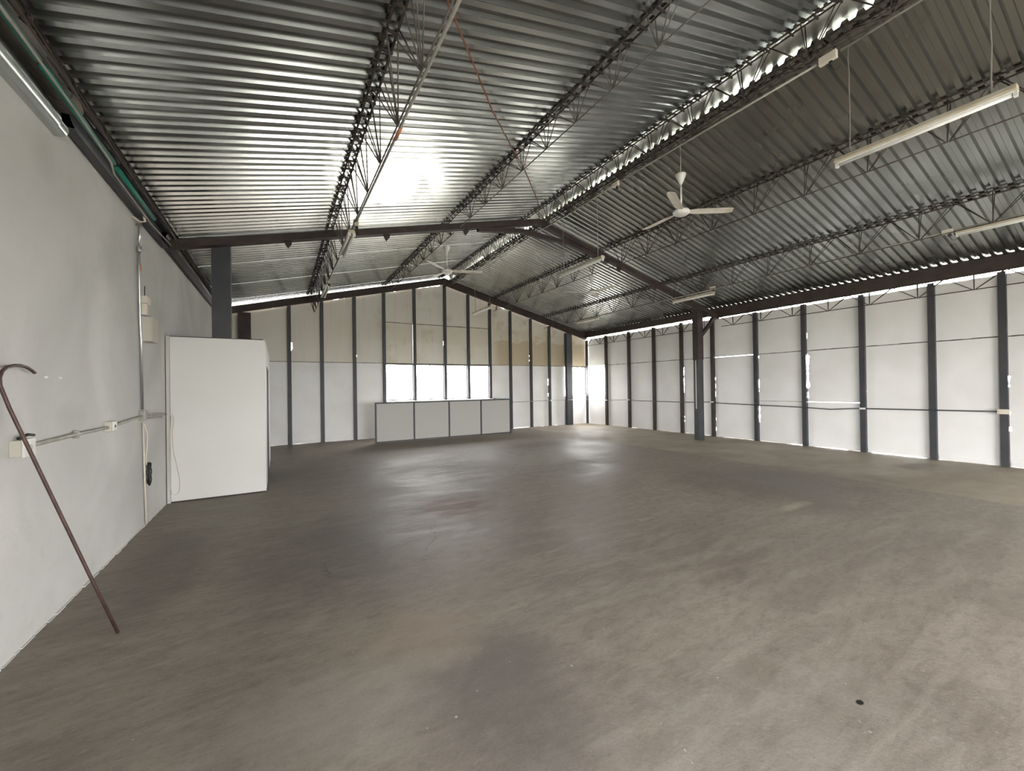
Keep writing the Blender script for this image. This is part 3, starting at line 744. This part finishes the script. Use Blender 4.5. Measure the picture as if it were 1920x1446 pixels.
# ------------------------------------------------------------------ things along the left wall
W0 = XL
tag(MB().prism([(W0+.018, 4.32, 3.615), (W0+.085, 4.32, 3.615), (W0+.085, 4.32, 3.635), (W0+.012, 4.32, 3.635), (W0+.012, 4.32, 3.84), (W0+.085, 4.32, 3.84), (W0+.085, 4.32, 3.86), (W0+.018, 4.32, 3.86)], (0, 3.0, 0)).build('eave_channel', M['slate']),
    'slate grey steel channel along the top of the left wall', 'steel channel')
tag(MB().prism([(W0+.018, 7.4, 3.65), (W0+.06, 7.4, 3.65), (W0+.06, 7.4, 3.80), (W0+.018, 7.4, 3.80)], (0, 6.1, 0)).build('eave_channel', M['brown']), 'dark brown steel channel on left wall beyond the middle frame', 'steel channel')
t = thing('downpipe', (W0+.08, 2.2, 3.62), 'grimy brown pipe along the top of the left wall at photo edge', 'pipe')
MB().tube([(W0+.085, YN+.25, 3.77), (W0+.085, 4.05, 3.745)], .075, 16).build('pipe_run', M['dirtypipe'], t)
MB().tube([(W0+.087, 4.05, 3.745), (W0+.087, 4.14, 3.742), (W0+.087, 4.20, 3.725), (W0+.087, 4.225, 3.70)], .08, 16).build('pipe_elbow', M['dirtypipe'], t)
t = thing('steel_cover', (W0+.03, 2.3, 3.50), 'long galvanised half round cover high on the left wall at photo edge', 'metal cover')
v = []
pr = [(0.0, 3.498)]+[(.03+.06*math.sin(math.radians(t_)), 3.557-.058*math.cos(math.radians(t_))) for t_ in range(0, 181, 12)]+[(0.0, 3.616)]
MB().prism([(W0+a, YN, b_) for a, b_ in pr], (0, 3.75, 0)).build('cover_body', M['galv'], t)
MB().prism([(W0+a*.9, 4.10, 3.50+(b_-3.50)*.9) for a, b_ in pr], (0, .14, 0)).build('cover_end', M['galv'], t)
for a, b_, lab in ((YN+.2, 3.55, 'nearest length of green plastic conduit under the left eave'), (3.62, 4.85, 'second length of green plastic conduit under the left eave'), (4.95, 6.2, 'third length of green plastic conduit under the left eave')):
    pipe('green_conduit', [(W0+.165, a, 3.635), (W0+.168, (a+b_)/2, 3.628), (W0+.165, b_, 3.635)], .022, M['green'], lab, 'conduit', 'green conduits')
pipe('conduit', [(W0+.195, YN, 3.60), (W0+.19, 4.0, 3.60), (W0+.19, 4.7, 3.575), (W0+.13, 5.0, 3.60), (W0+.13, 6.3, 3.585), (W0+.14, 7.2, 3.63)], .008, M['conduit'], 'dull metal conduit running under the left eave truss')
pipe('conduit', [(W0+.105, 6.05, 3.60), (W0+.10, 6.12, 3.57), (W0+.06, 6.12, 3.55), (W0+.025, 6.0, 3.56)], .012, M['pvc'], 'short cream bent pipe at the top of left wall', 'conduit')
# vertical riser
t = thing('wall_conduit', (W0+.02, 6.25, .05), 'vertical galvanised conduit on the left wall from eave to floor', 'conduit')
MB().tube([(W0+.005, 6.20, 3.545), (W0+.035, 6.195, 3.54), (W0+.04, 6.19, 3.48), (W0+.035, 6.17, 3.26)], .017, 10).build('pipe_upper', M['galv'], t)
MB().lathe((W0+.036, 6.17, 3.22), [(.02, 0), (.024, .01), (.024, .05), (.02, .06)], 12).build('coupling', M['galv'], t)
MB().tube([(W0+.035, 6.17, 3.24), (W0+.03, 6.18, 2.95), (W0+.022, 6.235, 2.4), (W0+.022, 6.27, 2.2), (W0+.022, 6.30, 1.4)], .014, 10).build('pipe_middle', M['galv'], t)
MB().lathe((W0+.032, 6.185, 3.0), [(.016, 0), (.019, .01), (.019, .09), (.015, .1)], 12).build('orange_coupling', M['orange'], t)
MB().box(W0, W0+.055, 6.25, 6.37, 1.27, 1.385).build('outlet_box', M['conduit'], t, bevel=.005)
MB().tube([(W0+.022, 6.32, 1.25), (W0+.022, 6.36, .6), (W0+.02, 6.42, .02)], .009, 8).build('pipe_lower', M['pvc'], t)
t = thing('cable_coil', (W0+.03, 6.37, .45), 'coil of black cable hanging on the left wall below the conduit', 'cable')
MB().tube([(W0+.035, 6.30, 1.23), (W0+.05, 6.37, 1.1), (W0+.04, 6.39, .95), (W0+.04, 6.33, .80), (W0+.045, 6.34, .74)], .006, 6).build('cable_lead', M['pvc'], t)
pts = []
for k in range(73):
    a = k/72*math.pi*6; rr_ = 1+.12*math.sin(k*.9)
    pts.append((W0+.055+.012*math.sin(k*.7), 6.40+.040*rr_*math.sin(a), .62+.125*rr_*math.cos(a)))
MB().tube(pts, .007, 6).build('cable_loops', M['black'], t)
# horizontal run
t = thing('wall_conduit', (W0+.02, 5.0, 1.24), 'horizontal metal conduit on left wall linking the outlets', 'conduit')
MB().tube([(W0+.022, 3.80, 1.265), (W0+.022, 4.5, 1.275), (W0+.022, 5.17, 1.275)], .015, 10).build('pipe', M['conduit'], t)
MB().tube([(W0+.022, 5.31, 1.28), (W0+.022, 6.24, 1.32)], .015, 10).build('pipe', M['conduit'], t)
MB().tube([(W0+.022, 6.38, 1.335), (W0+.022, 7.4, 1.29)], .018, 10).build('pipe', M['conduit'], t)
MB().tube([(W0+.022, 6.45, 1.29), (W0+.022, 7.2, 1.26)], .011, 10).build('pipe', M['conduit'], t)
MB().lathe((W0+.022, 4.5, 1.275), [(.016, -.03), (.02, -.028), (.02, .028), (.016, .03)], 10).build('clamp', M['conduit'], t)
t = thing('outlet', (W0, 3.71, 1.22), 'white square socket outlet on left wall, behind the leaning hooked rod', 'outlet')
MB().box(W0, W0+.055, 3.635, 3.80, 1.215, 1.315).build('back_box', M['beige'], t, bevel=.004)
MB().box(W0+.055, W0+.068, 3.63, 3.765, 1.21, 1.32).build('face_plate', M['white'], t, bevel=.003)
MB().lathe((W0+.068, 3.70, 1.265), [(.016, 0), (.018, .002), (.018, .005), (.012, .006)], 16, 'x').build('socket', M['beige'], t)
MB().tube([(W0+.03, 3.66, 1.325), (W0+.05, 3.72, 1.345), (W0+.05, 3.79, 1.335)], .009, 6).build('cable_tail', M['black'], t)
t = thing('outlet', (W0, 5.24, 1.24), 'small white outlet box midway along the left wall conduit', 'outlet')
MB().box(W0, W0+.05, 5.17, 5.31, 1.235, 1.33).build('back_box', M['beige'], t, bevel=.004)
MB().box(W0+.05, W0+.06, 5.19, 5.29, 1.24, 1.325).build('face_plate', M['white'], t, bevel=.003)
MB().lathe((W0+.06, 5.24, 1.283), [(.014, 0), (.015, .002), (.012, .004)], 14, 'x').build('socket', M['slate'], t)
t = thing('electrical_box', (W0, 6.55, 2.22), 'beige metal electrical box on left wall beside the vertical conduit', 'electrical box')
MB().box(W0, W0+.10, 6.33, 6.60, 2.21, 2.50).build('box_body', M['beige'], t, bevel=.004)
MB().box(W0+.10, W0+.112, 6.325, 6.605, 2.205, 2.505).build('box_cover', M['beige'], t, bevel=.003)
t = thing('wall_antenna', (W0+.04, 6.36, 2.52), 'small cream device with black antenna above the electrical box', 'antenna')
MB().box(W0, W0+.07, 6.32, 6.48, 2.66, 2.75).build('device_head', M['pvc'], t, bevel=.01)
MB().box(W0+.01, W0+.06, 6.33, 6.42, 2.52, 2.66).build('device_body', M['pvc'], t, bevel=.01)
MB().tube([(W0+.035, 6.38, 2.75), (W0+.035, 6.38, 2.87)], .005, 6).build('antenna_rod', M['black'], t)
# leaning hooked rod
base = (-.945, 3.65, .008)
hk = [base, (-1.0475, 3.591, .40), (-1.15, 3.532, .80), (-1.2525, 3.473, 1.20), (-1.334, 3.4255, 1.52), (-1.351, 3.414, 1.60), (-1.361, 3.406, 1.65), (-1.365, 3.412, 1.692), (-1.366, 3.438, 1.730), (-1.366, 3.485, 1.756), (-1.365, 3.56, 1.770), (-1.365, 3.63, 1.772), (-1.365, 3.70, 1.764), (-1.365, 3.75, 1.75), (-1.365, 3.79, 1.735)]
tag(MB().tube(hk, .0095, 10).build('hooked_rod', M['hook']), 'long rusty steel rod with a hooked top leaning on the left wall', 'rod')
# anchors
for yy, lab in ((4.08, 'left one of two small wall plugs beside the rod hook'), (4.29, 'right one of two small wall plugs beside the rod hook')):
    tag(MB().tube([(W0-.004, yy, 1.717), (W0+.014, yy, 1.715)], .008, 8).build('wall_plug', M['white']), lab, 'wall plug', 'wall plugs')

# ------------------------------------------------------------------ white enclosure
t = thing('white_enclosure', (-.8, 9.2, 0), 'white board enclosure built against the left wall with a side doorway', 'enclosure')
EX, EY0, EY1, EH = -.205, 7.51, 10.95, 2.40
MB().box(XL+.055, EX, EY0, EY0+.012, .02, EH).build('front_board', M['screen'], t, bevel=.002)
MB().box(XL+.012, XL+.052, EY0-.004, EY0+.03, .0, EH+.01).build('edge_batten', M['greyboard'], t)
MB().box(XL+.02, EX-.015, EY0+.013, EY0+.045, EH-.03, EH+.012).build('top_batten', M['brown'], t)
MB().box(XL+.02, EX-.015, EY0+.013, EY0+.045, .0, .04).build('bottom_batten', M['brown'], t)
MB().box(EX, EX+.012, EY0-.002, 8.25, .02, EH).build('side_board', M['screen'], t)
MB().box(EX, EX+.012, 9.25, EY1, .02, EH).build('side_board', M['screen'], t)
MB().box(EX, EX+.012, 8.25, 9.25, 2.02, EH).build('side_board', M['screen'], t)
m = MB(); m.box(EX-.03, EX+.018, 8.25, 8.29, 0, 2.02); m.box(EX-.03, EX+.018, 9.21, 9.25, 0, 2.02); m.box(EX-.03, EX+.018, 8.29, 9.21, 1.98, 2.02); m.build('door_frame', M['slate'], t)
MB().box(EX-.02, EX+.004, 8.30, 9.20, .02, 1.97).build('door_leaf', M['slate'], t)
m = MB(); m.box(EX-.035, EX-.002, EY0+.05, 8.24, EH-.05, EH-.01); m.box(EX-.035, EX-.002, 9.26, EY1, EH-.05, EH-.01); m.build('side_batten', M['brown'], t)
MB().box(XL+.01, EX, EY1-.012, EY1, .0, EH).build('rear_board', M['screen'], t)
t = thing('hanging_cable', (-1.38, 7.49, .1), 'thin white cable looping down the edge of the white enclosure', 'cable')
MB().tube([(XL+.03, 7.44, 1.29), (-1.34, 7.47, 1.30), (-1.315, 7.485, 1.22), (-1.34, 7.492, 1.0), (-1.33, 7.495, .75), (-1.285, 7.495, .5), (-1.255, 7.495, .3), (-1.27, 7.495, .16), (-1.31, 7.495, .11), (-1.355, 7.495, .14), (-1.375, 7.495, .3), (-1.375, 7.492, .7), (-1.36, 7.49, 1.1), (-1.345, 7.485, 1.26)], .0035, 6).build('cable', M['pvc'], t)

# ------------------------------------------------------------------ low partition before the windows
t = thing('low_partition', (4.73, 12.4, 0), 'low grey board partition in a dark steel frame below the four windows', 'partition')
PX = [2.455, 3.60, 4.745, 5.88, 7.01]; PY = 12.36; PH = 1.205
for i in range(5):
    MB().box(PX[i]-.022, PX[i]+.022, PY-.02, PY+.03, 0, PH).build('frame_post', M['slate'], t)
for i in range(4):
    a, b_ = PX[i]+.022, PX[i+1]-.022
    MB().box(a, b_, PY+.004, PY+.018, .045, PH-.04).build('infill_board', M['greyboard'], t)
    m = MB(); m.box(a, b_, PY-.02, PY+.03, PH-.04, PH); m.box(a, b_, PY-.02, PY+.03, .01, .045); m.build('frame_rail', M['slate'], t)
for x in (PX[4],):
    m = MB(); m.box(x-.02, x+.02, PY+.03, YB-.06, PH-.04, PH); m.build('end_rail', M['slate'], t)
MB().box(PX[4]-.008, PX[4]+.008, PY+.03, YB-.07, .04, PH-.04).build('end_board', M['greyboard'], t)
# sill shelf behind the partition
tag(MB().box(3.02, 6.90, YB-.16, YB-.056, 1.165, 1.195).build('window_shelf', M['board']), 'narrow white shelf running below the four back windows', 'shelf')

# ------------------------------------------------------------------ conduits on back and right walls
t = thing('wall_conduit', (9.3, YB-.07, .95), 'thin pale conduit along back wall right of the low partition', 'conduit')
pts = [(7.84, 1.03), (8.6, 1.03), (9.5, 1.05), (10.35, 1.04)]
MB().tube([(x, YB-.065, z) for x, z in pts], .011, 8).build('pipe', M['conduit'], t)
MB().tube([(x, YB-.225, z) for x, z in ((10.36, 1.04), (10.72, 1.04))], .011, 8).build('pipe', M['conduit'], t)
MB().tube([(10.74, YB-.065, 1.03), (11.5, YB-.1, 1.03)], .011, 8).build('pipe', M['conduit'], t)
for x in (7.86, 9.64): MB().box(x-.03, x+.03, YB-.09, YB-.05, 1.0, 1.07).build('conduit_box', M['white'], t)
t = thing('wall_conduit', (XR-.07, 7, .95), 'long thin conduit running across the posts of the right wall', 'conduit')
rp = [(13.5, 1.02), (12.44, 1.02), (11.25, 1.06)]
MB().tube([(XR-.075, y_, z) for y_, z in rp], .011, 8).build('pipe', M['conduit'], t)
rp = [(11.15, 1.06), (10.8, 1.035), (8.8, 1.03), (7.75, 1.06)]
MB().tube([(XR-.075, y_, z) for y_, z in rp], .011, 8).build('pipe', M['rodpale'], t)
rp = [(7.75, 1.06), (7.5, 1.03), (6.44, 1.01), (5.2, .985), (4.65, .955), (4.10, 1.0)]
MB().tube([(XR-.075, y_, z) for y_, z in rp], .012, 8).build('pipe', M['slate'], t)
rp = [(3.98, 1.0), (2.9, 1.01), (2.02, 1.02)]
MB().tube([(XR-.075, y_, z) for y_, z in rp], .012, 8).build('pipe', M['slate'], t)
for y_, z, dy, m_ in ((12.44, 1.02, .05, 'white'), (11.2, 1.06, .06, 'white'), (7.75, 1.06, .05, 'white'), (4.04, 1.0, .05, 'white')):
    MB().box(XR-.10, XR-.057, y_-dy, y_+dy, z-.02, z+.02).build('clamp', M[m_], t)
t = thing('switch_box', (XR-.08, 1.97, 1.0), 'cream switch box on the nearest post of the right wall', 'switch box')
MB().box(XR-.105, XR-.057, 1.885, 2.035, .975, 1.065).build('box_body', M['pvc'], t, bevel=.004)
MB().box(XR-.112, XR-.105, 1.91, 2.01, .985, 1.055).build('cover', M['pvc'], t)
